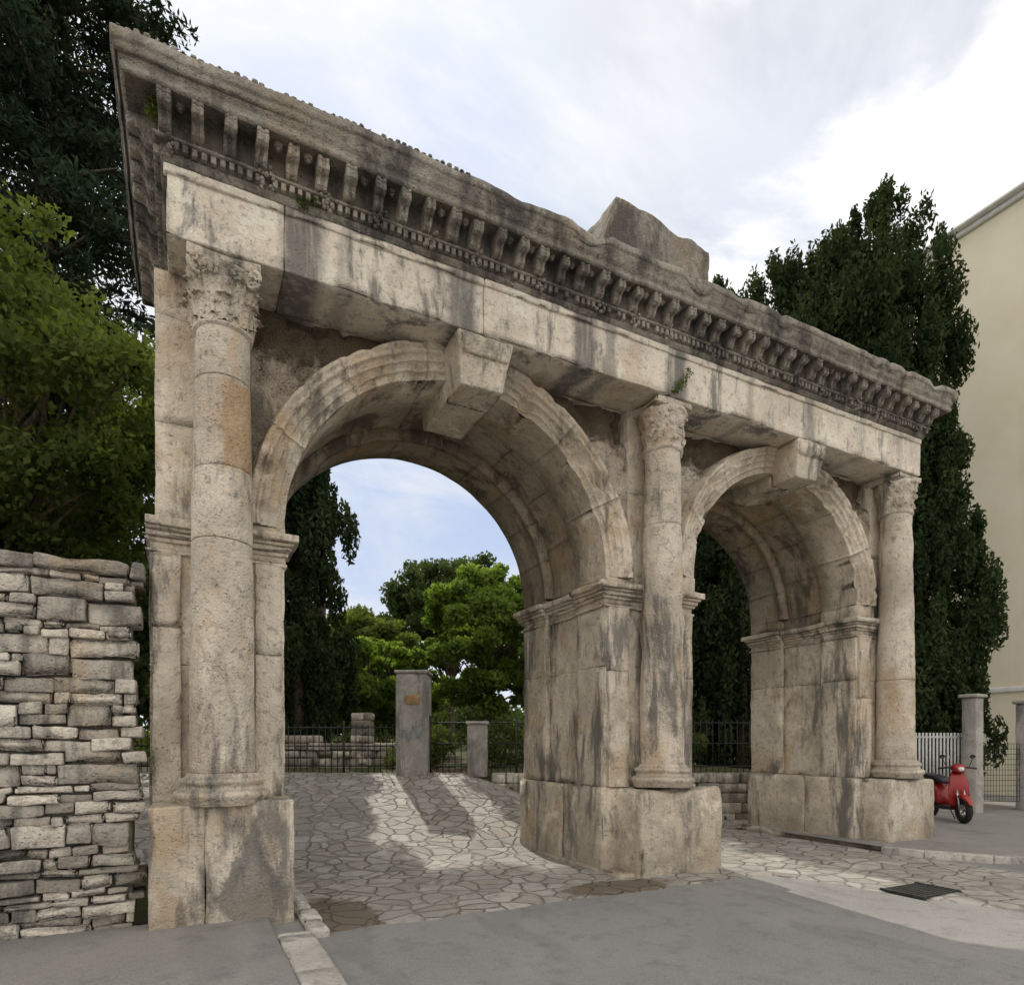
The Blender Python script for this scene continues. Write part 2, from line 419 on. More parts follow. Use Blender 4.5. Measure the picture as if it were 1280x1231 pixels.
mb=MB(); mb.add(vs,[(i,i+1,n+i+1,n+i) for i in range(n-1)]); 
mb.add([(10.2,1.0,.086),(34,1.0,.086),(34,14,.086),(11.9,14,.086),(11.9,3,.086),(10.2,2.3,.086)],[(0,1,2,3,4,5)])
mb.build('pavement',M_side,smooth=False)
mb=MB()
for i in range(9): block(mb,6.75,7.35,-2.62+i*.05,-2.595+i*.05,.0,.034,cell=.3,bev=.003,amp=0,chip=0)
for xx in (6.72,7.35): block(mb,xx,xx+.03,-2.65,-2.17,.0,.036,cell=.3,bev=.003,amp=0,chip=0)
mb.build('drain_grate',M_iron)

# ------------------------------------------------------------------ THE GATE
G=empty('roman_double_arch_gate')
XL,XJ1,XJ2,XJ3,XJ4,XR=-.27,.865,4.63,6.06,9.48,10.72
DEP=2.1; ZI=3.58
C1,C2,C3=.31,5.345,10.12
COLY=-.25
archs=[((XJ1+XJ2)/2,(XJ2-XJ1)/2,3.66),((XJ3+XJ4)/2,(XJ4-XJ3)/2,3.80)]
def courses(z0,z1,lo=.7,hi=1.3):
    out=[];z=z0
    while z<z1-.01:
        h=random.uniform(lo,hi)
        if z+h>z1-.3: h=z1-z
        out.append((z,z+h)); z+=h
    return out
mb=MB()
def pier(x0,x1,left_jamb,right_jamb):
    for za,zb in courses(1.06,ZI-.26,1.0,1.7)+[(ZI-.26,ZI)]:
        j=lambda:random.uniform(-.003,.003)
        for (ya,yb,ins) in ((0,.62,0),(.62,1.42,.07),(1.42,DEP,0)):
            a=x0+(ins if left_jamb else 0)+j(); b=x1-(ins if right_jamb else 0)+j()
            block(mb,a,b,ya+j(),yb-.003,za,zb-.0015,cell=.09,bev=.004,amp=.016,chip=.03)
    for (ya,yb) in ((-.02,.9),(.9,DEP+.04)):
        block(mb,x0-(.05 if left_jamb else .0),x1+(.05 if right_jamb else .0),ya,yb-.004,-.1,1.055,cell=.1,bev=.02,amp=.018,chip=.08)
pier(XL,XJ1,False,True); pier(XJ2,XJ3,True,True); pier(XJ4,XR,True,False)
for x0,x1 in ((XL+.04,XJ1-.365),(XJ2+.365,XJ3-.365),(XJ4+.365,XR-.3)):
    for za,zb in courses(ZI,5.84,.8,1.3):
        block(mb,x0,x1,random.uniform(0,.006),DEP,za,zb-.002,cell=.1,bev=.004,amp=.012,chip=.03)
mb.build('piers',M_gate,G)
mb=MB()
block(mb,-.26,.16,-.50,.02,-.1,1.08,cell=.07,bev=.02,amp=.012,chip=.05,tone=.3)
block(mb,.163,.885,-.505,.02,-.1,1.10,cell=.07,bev=.02,amp=.012,chip=.06,tone=.75)
block(mb,4.80,6.12,-.50,.3,-.1,1.04,cell=.06,bev=.045,amp=.026,chip=.14,tone=.35)
block(mb,9.60,10.76,-.50,.3,-.0,1.04,cell=.07,bev=.045,amp=.024,chip=.12,tone=.5)
block(mb,9.3,10.9,-.68,2.2,-.1,.09,cell=.12,bev=.03,amp=.012,chip=.08,tone=.9)
block(mb,4.55,4.9,-.40,1.8,-.1,.06,cell=.12,bev=.03,amp=.012,chip=.08,tone=.4)
mb.build('pedestals',M_gate,G)
mb=MB()
def impost(x0,x1,lj,rj,ztop,y0=0,y1=DEP):
    for (z0,z1,p) in ((-.30,-.265,.025),(-.20,-.16,.03),(-.16,-.11,.06),(-.11,-.075,.085),(-.075,0,.125)):
        for ya,yb,ins in ((y0,.62,0),(.62,1.42,.07),(1.42,y1,0)):
            fp=p if ya==y0 else 0
            bp=p if yb==y1 else 0
            block(mb,x0-(p-ins if lj else .0),x1+(p-ins if rj else .0),ya-fp,yb+bp-.002,ztop+z0,ztop+z1-.002,cell=.08,bev=.008,amp=.010,chip=.08,tone=.5)
impost(XL-.03,XJ1,False,True,ZI+.02); impost(XJ2,XJ3,True,True,ZI+.02); impost(XJ4,XR-.2,True,False,ZI+.02)
def strip(x0,x1):
    for za,zb in courses(1.06,ZI-.28,1.0,1.6): block(mb,x0,x1,-.055,.05,za,zb-.002,cell=.07,bev=.01,amp=.010,chip=.06)
strip(.60,.84); strip(4.67,4.98); strip(5.72,6.03); strip(9.52,9.80); strip(-.25,-.02)
mb.build('imposts_and_pilasters',M_gate,G)

def ring(mb,xc,zc,prof,a0,a1,nb,spb,amp=.007,jit=.006,gap=.0008,toneb=.5):
    n=len(prof)
    for b in range(nb):
        s0=a0+(a1-a0)*b/nb+gap; s1=a0+(a1-a0)*(b+1)/nb-gap
        jr=random.uniform(-jit,jit); jy=random.uniform(-jit,jit)
        vs=[];fs=[]
        for i in range(spb+1):
            a=s0+(s1-s0)*i/spb
            for (r,y) in prof:
                rr=r+jr; x=xc+rr*math.cos(a); z=zc+rr*math.sin(a)
                e=(max(0,nz(x,y,z,5)-.15)*.22+max(0,nz(x,y+5,z,14)-.2)*.08) if y<0 else 0
                vs.append(rough((x,y+jy+e,z),amp))
        for i in range(spb):
            for k in range(n):
                l=(k+1)%n
                fs.append((i*n+k,i*n+l,(i+1)*n+l,(i+1)*n+k))
        fs.append(tuple(range(n))); fs.append(tuple(spb*n+k for k in reversed(range(n))))
        mb.add(vs,fs,toneb+(random.random()-.5)*.7)
mbA=MB(); mbV=MB()
for (xc,R,zc) in archs:
    pr=[(R,.62),(R,.3),(R,0.0),(R,-.02),(R+.001,-.038),(R+.004,-.042),(R+.075,-.044),(R+.077,-.064),(R+.081,-.068),(R+.155,-.070),(R+.157,-.090),(R+.161,-.094),(R+.225,-.096),(R+.228,-.113),(R+.240,-.130),(R+.262,-.133),(R+.268,-.118),(R+.285,-.120),(R+.30,-.145),(R+.335,-.15),(R+.34,-.135),(R+.365,-.03),(R+.37,.02),(R+.37,.3),(R+.37,.62)]
    ring(mbA,xc,zc,pr,0,math.pi,7,18,jit=.0015,amp=.006,gap=.0005)
    for sx,(a,b) in ((-1,(xc-R-.37,xc-R)),(1,(xc+R,xc+R+.37))):
        block(mbA,a,b,-.06,.62,ZI+.02,zc-.001,cell=.1,bev=.006,amp=.006,chip=.02,tone=.5)
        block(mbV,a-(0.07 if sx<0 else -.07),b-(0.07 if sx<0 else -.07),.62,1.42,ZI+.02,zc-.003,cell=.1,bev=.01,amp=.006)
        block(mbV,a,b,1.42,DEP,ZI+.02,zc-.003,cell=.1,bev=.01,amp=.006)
    R2=R+.07
    pv=[(R2,1.44),(R2,1.2),(R2,.9),(R2,.6),(R2+.3,.6),(R2+.3,1.44)]
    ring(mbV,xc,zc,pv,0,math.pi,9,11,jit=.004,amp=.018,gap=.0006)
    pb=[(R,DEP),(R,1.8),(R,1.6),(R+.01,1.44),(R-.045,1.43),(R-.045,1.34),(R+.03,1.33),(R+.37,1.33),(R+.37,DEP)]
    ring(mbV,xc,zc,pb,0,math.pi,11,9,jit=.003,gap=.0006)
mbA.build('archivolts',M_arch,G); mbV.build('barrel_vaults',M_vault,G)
mb=MB()
for (xc,zb,wt,wb) in ((2.79,5.33,.64,.48),(7.83,5.34,.60,.45)):
    def tp(p,xc=xc,zb=zb,wt=wt,wb=wb):
        t=(p[2]-zb)/(5.828-zb); w=wb+(wt-wb)*t; return (xc+(p[0]-xc)*w/wt,p[1]+.10*(1-t)*(1 if p[1]<0 else 0),p[2])
    block(mb,xc-wt/2,xc+wt/2,-.50,.75,zb,5.826,cell=.06,bev=.015,amp=.010,chip=.07,taper=tp,tone=.55)
    block(mb,xc-wt/2+.02,xc+wt/2-.02,-.53,-.45,5.62,5.80,cell=.06,bev=.02,amp=.006,chip=.03,tone=.6,taper=tp)
mb.build('keystones',M_gate,G)
mb=MB()
for (xc,R,zc) in archs:
    Re=R+.375
    for (yy,sgn) in ((.03,1),(DEP-.02,-1)):
        nx=100; nzz=26; vs=[];fs=[]
        for i in range(nx+1):
            a=math.pi*(1-i/nx); x=xc+Re*math.cos(a); z0=min(zc+(Re-.04)*math.sin(a),5.80)
            for k in range(nzz+1):
                z=z0+(5.86-z0)*k/nzz
                dep=.08*nz(x,0,z,2.2)+.07*nz(x,4,z,7)+.04*nz(x,4,z,18)
                led=sstep(z+.12*nz(x,7,z,4),5.34,5.39)
                dep=dep*(.3+1.3*sstep(z,4.9,5.4)); dep=max(-.02,dep)+.13*led
                vs.append((x,yy+sgn*dep,z))
        for i in range(nx):
            for k in range(nzz):
                q=(i*(nzz+1)+k,(i+1)*(nzz+1)+k,(i+1)*(nzz+1)+k+1,i*(nzz+1)+k+1)
                fs.append(q if sgn>0 else q[::-1])
        mb.add(vs,fs)
mb.build('spandrels',M_sp,G)

mb=MB()
def column(cx,cuts,r0=.275,r1=.222,amp=.008,zt=5.22):
    zb=1.35
    for a,b in zip(cuts,cuts[1:]):
        ja,jb=random.uniform(-.004,.004),random.uniform(-.004,.004); dr=random.uniform(-.003,.003)
        f=lambda z:r0+(r1-r0)*max(0.0,(z-zb)/(zt-zb))**1.2+dr
        pr=[(f(a)-.009,a+.001),(f(a)-.002,a+.005)]+[(f(z),float(z)) for z in np.linspace(a+.015,b-.015,max(3,int((b-a)/.04)))]+[(f(b)-.002,b-.005),(f(b)-.009,b-.001)]
        revolve(mb,cx+ja,COLY+jb,pr,52,amp,.3+.4*random.random())
    base=[(.0,1.075),(.40,1.075),(.41,1.08),(.41,1.12),(.425,1.135),(.44,1.16),(.43,1.19),(.40,1.205),(.375,1.215),(.365,1.235),(.37,1.255),(.385,1.265),(.39,1.285),(.38,1.305),(.35,1.315),(.335,1.33),(.315,1.355)]
    base=[(r*.90,z-.01) for r,z in base]
    revolve(mb,cx,COLY,base,48,amp*.8,.5)
column(C1,[1.34,3.37,4.0,4.78,5.22],amp=.008)
column(C2,[1.32,4.3,5.22],amp=.022)
column(C3,[1.32,2.6,5.22],amp=.014)
mb.build('columns',M_col,G)
mb=MB()
def leaf(cx,cy,ang,r,z0,h,w,curl):
    vs=[];fs=[];nu,nv=9,12
    for j in range(nv+1):
        t=j/nv
        rr=r+.012+ .03*t + curl*max(0,(t-.55)/.45)**1.6
        zz=z0+h*(t if t<.8 else .8+ (t-.8)*.6 - ((t-.8)/.2)**2*.14)
        ww=w*(.75+.5*math.sin(t*math.pi*.75))*(1 if t<.85 else 1-.5*(t-.85)/.15)*(1+.12*math.cos(t*26))
        for i in range(nu+1):
            u=(i/nu-.5)*2
            rib=.010*math.cos(u*9)+.018*(1-abs(u))
            a=ang+u*ww/(2*max(rr,.1)); R=rr+rib-.02*u*u
            vs.append((cx+R*math.cos(a),cy+R*math.sin(a),zz))
    for j in range(nv):
        for i in range(nu):
            a=j*(nu+1)+i; fs.append((a,a+1,a+nu+2,a+nu+1))
    mb.add(vs,fs,.5)
def volute(cx,cy,ang,r,z,R=.075):
    pts=[];rad=[]
    for i in range(34):
        t=i/33; a=math.pi*.5-t*math.pi*3.6; q=R*(1-.82*t)
        o=r+q*math.cos(a)
        pts.append((cx+o*math.cos(ang),cy+o*math.sin(ang),z+q*math.sin(a))); rad.append(.022*(1-.5*t))
    tube(mb,pts,rad,8,.5)
    pts=[(cx+(r-.16+.16*t)*math.cos(ang),cy+(r-.16+.16*t)*math.sin(ang),z-.16+.235*float(t)**.6) for t in np.linspace(0,1,8)]
    tube(mb,pts,[.026]*8,8,.5)
bell=dense([(.222,5.20),(.245,5.215),(.25,5.235),(.225,5.25),(.222,5.35),(.23,5.5),(.25,5.62),(.29,5.70),(.30,5.72),(.2,5.73)],.04)
revolve(mb,C1,COLY,bell,44,.006)
for k in range(8): leaf(C1,COLY,k*math.pi/4-math.pi/2,.222,5.25,.23,.17,.06)
for k in range(8): leaf(C1,COLY,(k+.5)*math.pi/4-math.pi/2,.222,5.3,.36,.15,.07)
for k in range(4): volute(C1,COLY,k*math.pi/2+math.pi/4,.325,5.655,.08)
for k in range(4):
    for s in (-1,1): volute(C1,COLY,k*math.pi/2+s*.22,.255,5.63,.04)
for k in range(70):
    a=random.uniform(-math.pi,0); z=random.uniform(5.3,5.68); r=.255+.04*(z-5.3)/.4
    vs_r=random.uniform(.01,.024)
    revolve(mb,C1+r*math.cos(a),COLY+r*math.sin(a),[(0,z-vs_r),(vs_r,z),(0,z+vs_r)],6,.004)
def abacus(cx,s=.31,chip=.04,amp=.008):
    def con(p):
        x,y=p[0]-cx,p[1]-COLY
        kx=1-.12*(1-min(1,abs(y)/s)**2); ky=1-.12*(1-min(1,abs(x)/s)**2)
        return (cx+x*kx,COLY+y*ky,p[2])
    block(mb,cx-s,cx+s,COLY-s+.06,COLY+s,5.735,5.824,cell=.06,bev=.015,amp=amp,chip=chip,taper=con,tone=.5)
abacus(C1)
for cx,am in ((C2,.028),(C3,.024)):
    bell=dense([(.222,5.20),(.25,5.22),(.25,5.25),(.228,5.28),(.24,5.36),(.265,5.45),(.25,5.5),(.28,5.6),(.30,5.68),(.28,5.73),(.2,5.74)],.025)
    revolve(mb,cx,COLY,bell,60,am,.35,7)
    for k in range(45):
        a=random.uniform(-math.pi,0); z=random.uniform(5.32,5.7); r=.25+.05*(z-5.3)/.4; q=random.uniform(.015,.035)
        revolve(mb,cx+r*math.cos(a),COLY+r*math.sin(a),[(0,z-q),(q,z),(0,z+q*1.3)],6,.01,.4,9)
    abacus(cx,.30,.08,.02)
mb.build('capitals',M_col,G)

EX0,EX1=-.13,10.36; YF=-.50; ZA,ZF=5.83,6.40
mb=MB()
cuts=[EX0,.80,2.76,5.22,7.65,EX1]
for i,(a,b) in enumerate(zip(cuts,cuts[1:])):
    j=random.uniform(-.008,.008)
    block(mb,a+.003,b-.003,YF+j,.12,ZA,ZF,cell=.07,bev=.012,amp=.009,chip=.08,tone=[.8,.5,.6,.55,.8][i])
    block(mb,a+.003,b-.003,.125,DEP-.1,ZA+.01,ZF,cell=.25,bev=.014,amp=.008,chip=.03)
    block(mb,a+.003 if i else a-.02,b-.003,YF-.022+j,YF+.05,ZF-.075,ZF+.0,cell=.07,bev=.01,amp=.006,chip=.08,tone=.5)
mb.build('architrave',M_archit,G)
def droop(x): return -.05*(1-sstep(x,-.5,1.8))
def sweep(mb,prof,segs=.1,amp=.012,yb=DEP+.05,x0=EX0,x1=EX1,erode=0):
    path=[]
    n1=int((yb-YF)/segs/1.6); n2=int((x1-x0)/segs)
    for i in range(n1): path.append(('L',i/n1))
    for i in range(n2+1): path.append(('F',i/n2))
    for i in range(1,n1+1): path.append(('R',i/n1))
    vs=[];fs=[]
    for (s,t) in path:
        for (p,z) in prof:
            if s=='L': x,y=x0-p,yb+(YF-p-yb)*t
            elif s=='F': x,y=(x0-p)+(x1-x0+2*p)*t,YF-p
            else: x,y=x1+p,(YF-p)+(yb-YF+p)*t
            if z>6.9: z=z+droop(x)
            q=rough((x,y,z),amp,4)
            if erode and z>6.83 and s!='L':
                big=max(0,nz(x,0,1,1.1)-.05)*sstep(x,2.3,2.6)*(1-sstep(x,4.2,5.0))*.30
                e=big+max(0,nz(x,3,z,4.5)-.1)*sstep(x,2.2,2.7)*erode
                q=(q[0],q[1]+e*.4,q[2]-e*(.6 if z>6.95 else .15))
            vs.append(q)
    n=len(prof)
    for i in range(len(path)-1):
        for k in range(n-1):
            fs.append((i*n+k,(i+1)*n+k,(i+1)*n+k+1,i*n+k+1))
    mb.add(vs,fs,.5)
# bed mouldings (below dentils), recess behind the consoles with painted-in shade, corona + sima
bed=[(0,6.402),(.025,6.402),(.028,6.425),(.04,6.43),(.045,6.452),(.05,6.456)]
rec=[(.05,6.456),(.045,6.46),(.045,6.533),(.075,6.538)]
mid_=[(.075,6.538),(.095,6.542),(.10,6.55),(.10,6.562),(.085,6.568)]
rec2=[(.085,6.568),(.07,6.575),(.07,6.735),(.075,6.765),(.275,6.768)]
top=[(.275,6.768),(.288,6.772),(.30,6.785),(.302,6.80),(.302,6.855),(.312,6.86),(.314,6.875),(.322,6.88),(.325,6.90),(.332,6.92),(.345,6.95),(.352,6.965),(.354,6.985),(.366,6.99),(.37,7.01),(.37,7.06),(.355,7.08),(.25,7.085),(.1,7.085),(-.3,7.09),(-1.2,7.09)]
mb=MB()
sweep(mb,dense(bed,.05),.08,.008); sweep(mb,dense(mid_,.05),.08,.008); sweep(mb,dense(top,.045),.08,.011,erode=.16)
x=EX0-.34
while x<2.45:
    zt=7.075+droop(x)
    block(mb,x,x+.045,YF-.365,YF-.29,zt-.01,zt+.022+random.uniform(-.015,.010),cell=.06,bev=.012,amp=.012,chip=.05); x+=.064
y=YF-.30
while y<DEP: block(mb,EX0-.365,EX0-.29,y,y+.045,7.02,7.05,cell=.06,bev=.012,amp=.01,chip=.03); y+=.064
for (a,b,h,y0) in ((1.0,2.5,.012,-.80),(2.62,3.0,.07,-.6),(3.1,3.9,.04,-.6),(3.9,4.35,.05,-.6),(6.1,6.9,.03,-.66)):
    block(mb,a,b,y0,.4,7.0,7.075+h,cell=.07,bev=.03,amp=.025,chip=.08)
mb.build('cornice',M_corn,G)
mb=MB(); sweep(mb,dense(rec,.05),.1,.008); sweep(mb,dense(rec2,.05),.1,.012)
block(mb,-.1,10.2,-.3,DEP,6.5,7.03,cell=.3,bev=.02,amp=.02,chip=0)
mb.build('cornice_recess',M_corn_shade,G)
mb=MB()
x=EX0-.02
while x<EX1:
    if random.random()>.10+.25*max(0,nz(x,2,0,1.7)):
        h=random.uniform(.0,.012)
        block(mb,x,x+.042,YF-.095,YF-.035,6.462+h,6.532,cell=.06,bev=.005,amp=.006,chip=.03,tone=random.random())
    x+=.070
y=YF
while y<DEP:
    block(mb,EX0-.095,EX0-.035,y,y+.042,6.462,6.532,cell=.06,bev=.006,amp=.006,chip=.02); y+=.070
def modillion(cx,cy,ang,w=.10,er=1.0):
    ca,sa=math.cos(ang),math.sin(ang)
    def xf(p): return (cx+p[0]*ca-p[1]*sa,cy+p[0]*sa+p[1]*ca,p[2])
    pr=[(.06,6.572),(.125,6.578),(.155,6.60),(.168,6.64),(.19,6.668),(.235,6.668),(.268,6.682),(.280,6.712),(.268,6.735),(.276,6.742),(.276,6.767),(.06,6.768)]
    vs=[];fs=[];n=len(pr)
    sec=[(-w/2,.0),(-w/2+.008,.012),(-w*.18,.012),(-w*.12,.002),(w*.12,.002),(w*.18,.012),(w/2-.008,.012),(w/2,0)]
    for xx,b in sec:
        for o,z in pr:
            oo=.06+(o-.06)*er+(b if o>.12 else 0)
            q=rough((cx*3+xx,-oo,z-(b if z<6.7 else 0)),.011,7)
            vs.append(xf((q[0]-cx*3,q[1],q[2])))
    for k in range(len(sec)-1):
        for i in range(n):
            j=(i+1)%n; fs.append((k*n+i,(k+1)*n+i,(k+1)*n+j,k*n+j))
    fs.append(tuple(range(n))); fs.append(tuple((len(sec)-1)*n+i for i in reversed(range(n))))
    mb.add(vs,fs,random.random())
x=EX0-.02
while x<EX1+.05:
    er=random.choice((1,1,.97,.93,.85,.6)) if x>.8 else 1
    modillion(x+random.uniform(-.012,.012),YF,0,random.uniform(.085,.115),er)
    if random.random()>.3:
        revolve(mb,x+.125,YF-.175,[(0,6.722),(.014,6.722),(.02,6.738),(.034,6.742),(.042,6.772)],9,.006,.3,9)
    x+=.25
y=YF+.1
while y<DEP: modillion(EX0,y,-math.pi/2,.10); modillion(EX1,y,math.pi/2,.10); y+=.25
x=EX0+.02
while x<EX1:
    for q in range(14):
        rr=random.uniform(.010,.024); 
        px=x+random.uniform(-.06,.06); pz=random.uniform(6.42,6.60); py=YF-.08-random.uniform(.0,.03)-(pz-6.44)*.15
        revolve(mb,px,py,[(0,pz-rr),(rr*.8,pz-rr*.5),(rr,pz),(rr*.6,pz+rr*.7),(0,pz+rr)],6,.006,random.random(),9)
    x+=random.choice((.5,.5,.75))
x=EX0
while x<EX1:
    revolve(mb,x,YF-.034,[(0,6.432),(.009,6.437),(.011,6.444),(.009,6.451),(0,6.456)],6,.002,.5); x+=.034
mb.build('cornice_carving',M_corn,G,False)
mb=MB()
def slant(p):
    x,y,z=p; t=(z-7.0)/1.05
    if x<4.75: x=x+.26*t*(4.75-x)/.45
    return (x,y,z-.16*t*max(0,(x-4.7))/1.35-.06*t*nz(x,0,0,3))
block(mb,4.30,6.05,-.35,1.1,7.0,8.12,cell=.07,bev=.035,amp=.022,chip=.09,taper=slant,tone=.2)
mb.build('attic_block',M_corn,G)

# ------------------------------------------------------------------ dry stone wall
mb=MB(); z=0.0
WY=-.22
def tilt(cx,cz,a):
    c,s=math.cos(a),math.sin(a)
    return lambda p:(cx+(p[0]-cx)*c-(p[2]-cz)*s,p[1],cz+(p[0]-cx)*s+(p[2]-cz)*c)
while z<2.98:
    h=random.choice((.06,.08,.10,.12,.15,.18)); h=min(h,3.0-z) if 3.0-z>.05 else h
    x=-7.5+random.uniform(0,.3); end=-.30+random.uniform(-.12,.02)
    while x<end:
        L=random.uniform(.12,.55) if h>.1 else random.uniform(.09,.4)
        if x+L>end-.1: L=end-x
        sub=random.random()<.3 and h>.11
        dyy=random.uniform(-.055,.035)
        zz=z+random.uniform(-.010,.010)
        tl=tilt(x+L/2,z+h/2,random.uniform(-.045,.045))
        if sub:
            k=random.uniform(.35,.65)
            block(mb,x,x+L-.010,WY+dyy,WY+.3,zz,zz+h*k-.006,cell=.06,bev=.011,amp=.020,chip=.11)
            L2=L*random.uniform(.3,1.0)
            block(mb,x,x+L2-.008,WY+dyy+random.uniform(-.02,.02),WY+.3,zz+h*k,zz+h-.006,cell=.06,bev=.011,amp=.020,chip=.11)
            if L-L2>.06: block(mb,x+L2,x+L-.01,WY+dyy+random.uniform(-.02,.02),WY+.3,zz+h*k,zz+h-.006,cell=.06,bev=.011,amp=.02,chip=.11)
        else:
            block(mb,x,x+L-random.uniform(.006,.018),WY+dyy,WY+.3,zz,zz+h-random.uniform(.003,.014),cell=.065,bev=.012,amp=.024,chip=.13,xf=tl)
        x+=L
    z+=h
x=-7.5
while x<-.4:
    L=random.uniform(.25,.8); L=min(L,-.3-x)
    block(mb,x,x+L-.01,WY-.03+random.uniform(-.03,.03),WY+.4,3.0,3.09+random.uniform(-.05,.05),cell=.07,bev=.02,amp=.03,chip=.12,tone=random.uniform(0,.35),xf=tilt(x+L/2,3.04,random.uniform(-.03,.03))); x+=L
block(mb,-7.5,-.40,WY+.10,WY+.38,-.1,3.02,cell=.3,bev=.02,amp=.02,chip=0,tone=0)
mb.build('dry_stone_wall',M_wall)

# ------------------------------------------------------------------ foliage
def leaves(name,C,Rr,counts,size,mat,parent,tones=None,up=0.0,aspect=.5,flat=1.0,shell=.5):
    P=[];T=[]
    for i,(c,r,n) in enumerate(zip(C,Rr,counts)):
        v=rng.normal(size=(n,3)); v/=np.linalg.norm(v,axis=1)[:,None]
        rad=rng.random(n)**shell
        rr=np.array(r) if hasattr(r,'__len__') else np.array([r,r,r*flat])
        p=np.array(c)+v*rad[:,None]*rr
        P.append(p); base=tones[i] if tones is not None else rng.random()
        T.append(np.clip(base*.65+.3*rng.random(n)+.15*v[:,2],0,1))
    P=np.concatenate(P);T=np.concatenate(T);n=len(P)
    a=rng.normal(size=(n,3)); a[:,2]+=up*2; a/=np.linalg.norm(a,axis=1)[:,None]
    b=rng.normal(size=(n,3)); b=np.cross(a,b); b/=np.linalg.norm(b,axis=1)[:,None]
    s=size*(.6+.8*rng.random(n))[:,None]
    A=a*s; B=b*s*aspect
    V=np.empty((n,4,3)); V[:,0]=P-A; V[:,1]=P+B-A*.1; V[:,2]=P+A; V[:,3]=P-B-A*.1
    m=bpy.data.meshes.new(name); m.vertices.add(n*4); m.vertices.foreach_set('co',V.reshape(-1))
    m.loops.add(n*4); m.loops.foreach_set('vertex_index',np.arange(n*4,dtype=np.int32))
    m.polygons.add(n); m.polygons.foreach_set('loop_start',np.arange(0,n*4,4,dtype=np.int32)); 
    m.update(calc_edges=True)
    at=m.attributes.new('tone','FLOAT','FACE'); at.data.foreach_set('value',T.astype(np.float32))
    m.materials.append(mat)
    o=bpy.data.objects.new(name,m); COL.objects.link(o); o.parent=parent; return o
def cypress(x,y,h,r,n=26000,name='cypress_tree',mat=None,wob=.18,rfun=None,size=.075,inner=.45,dens=1.0):
    z0=H(x,y); E=empty(name)
    mb=MB(); tube(mb,[(x,y,z0-.2),(x+.05,y,z0+h*.4),(x,y+.05,z0+h*.9)],[.2,.12,.03],8,amp=.02)
    C=[];R=[];K=[];T=[]
    m=int((170*r*h/12+60)*dens)
    for i in range(m):
        t=float(rng.random())**.85; env=r*(rfun(t) if rfun else (min(1,(t+.05)/.18)**.6*(1-t**2.6)**.75+.04))
        a=rng.random()*2*math.pi; k=inner+(1.05-inner)*rng.random()**.6
        k*=1+wob*nz(math.cos(a)*2+x,math.sin(a)*2,t*h*.7,1.2)*1.6
        C.append((x+env*k*math.cos(a),y+env*k*math.sin(a),z0+.4+t*h)); rr=.14+.26*env*(.4+.6*rng.random())
        rr=min(rr,.6)
        R.append((rr*.7,rr*.7,rr*1.9)); T.append(rng.random()); 
    mb.build('trunk',M_bark,E)
    tot=sum(q[0]**2 for q in R)
    K=[max(20,int(1.25*n*q[0]**2/tot)) for q in R]
    leaves('crown',C,R,K,size,mat or M_cyp,E,T,up=.8,aspect=.42,shell=.45); return E
def shade_pine(x,y,crowns,n=60000):  # added tree, crowns out of view, shades the paving under the left arch
    z0=H(x,y); E=empty('added_shade_tree'); mb=MB(); zt=min(c[2] for c in crowns)-1.6
    tube(mb,[(x,y,z0-.2),(x+.05,y+.05,z0+zt*.5),(x+.1,y+.2,zt)],[.22,.17,.13],9,amp=.02)
    C=[];R=[];T=[]
    for (ex,ey,ez,er,m) in crowns:
        for i in range(m):
            v=rng.normal(size=3); v/=np.linalg.norm(v); q=er*(.25+.75*rng.random())
            c=(ex+v[0]*q,ey+v[1]*q,ez+v[2]*q*.6); C.append(c); R.append((.5,.5,.35)); T.append(rng.random())
            if i%6==0: tube(mb,[(x+.1,y+.2,zt),((x+c[0])/2,(y+c[1])/2,(zt+c[2])/2-.1),c],[.07,.045,.012],6)
    mb.build('trunk_and_limbs',M_bark,E)
    leaves('crown',C,R,[int(n/len(C))]*len(C),.08,M_ced,E,T,aspect=.3,shell=.5,up=.2)
def broad(x,y,h,r,zc,n=32000,name='broadleaf_tree',mat=None,size=.075,clumps=70,rz=None,trunk=.14,gap=.0):
    z0=H(x,y); E=empty(name); rz=rz or r
    mb=MB(); tube(mb,[(x,y,z0-.2),(x+.1,y,z0+(zc-rz-z0)*.6),(x-.05,y+.1,zc)],[trunk,trunk*.8,trunk*.3],9,amp=.02)
    C=[];R=[];T=[]
    for i in range(clumps):
        v=rng.normal(size=3); v/=np.linalg.norm(v); q=(.35+.65*rng.random()**.5)
        q*=1+.3*nz(v[0]*2+x,v[1]*2,v[2]*2,1)
        c=(x+v[0]*r*q,y+v[1]*r*q,zc+v[2]*rz*q)
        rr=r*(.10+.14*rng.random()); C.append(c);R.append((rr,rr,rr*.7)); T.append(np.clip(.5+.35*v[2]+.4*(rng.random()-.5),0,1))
        if i%4==0:
            s=(x,y,z0+(zc-z0)*(.45+.35*rng.random())); mid=tuple((s[k]+c[k])/2+(.12*r if k==2 else rng.normal()*.08*r) for k in range(3))
            tube(mb,[s,mid,c],[trunk*.4,trunk*.22,.012],6)
    mb.build('trunk_and_limbs',M_bark,E)
    tot=sum(q[0]**2 for q in R); K=[int(n*q[0]**2/tot) for q in R]
    leaves('crown',C,R,K,size,mat or M_leaf,E,T,aspect=.55,shell=.8,up=-.2); return E
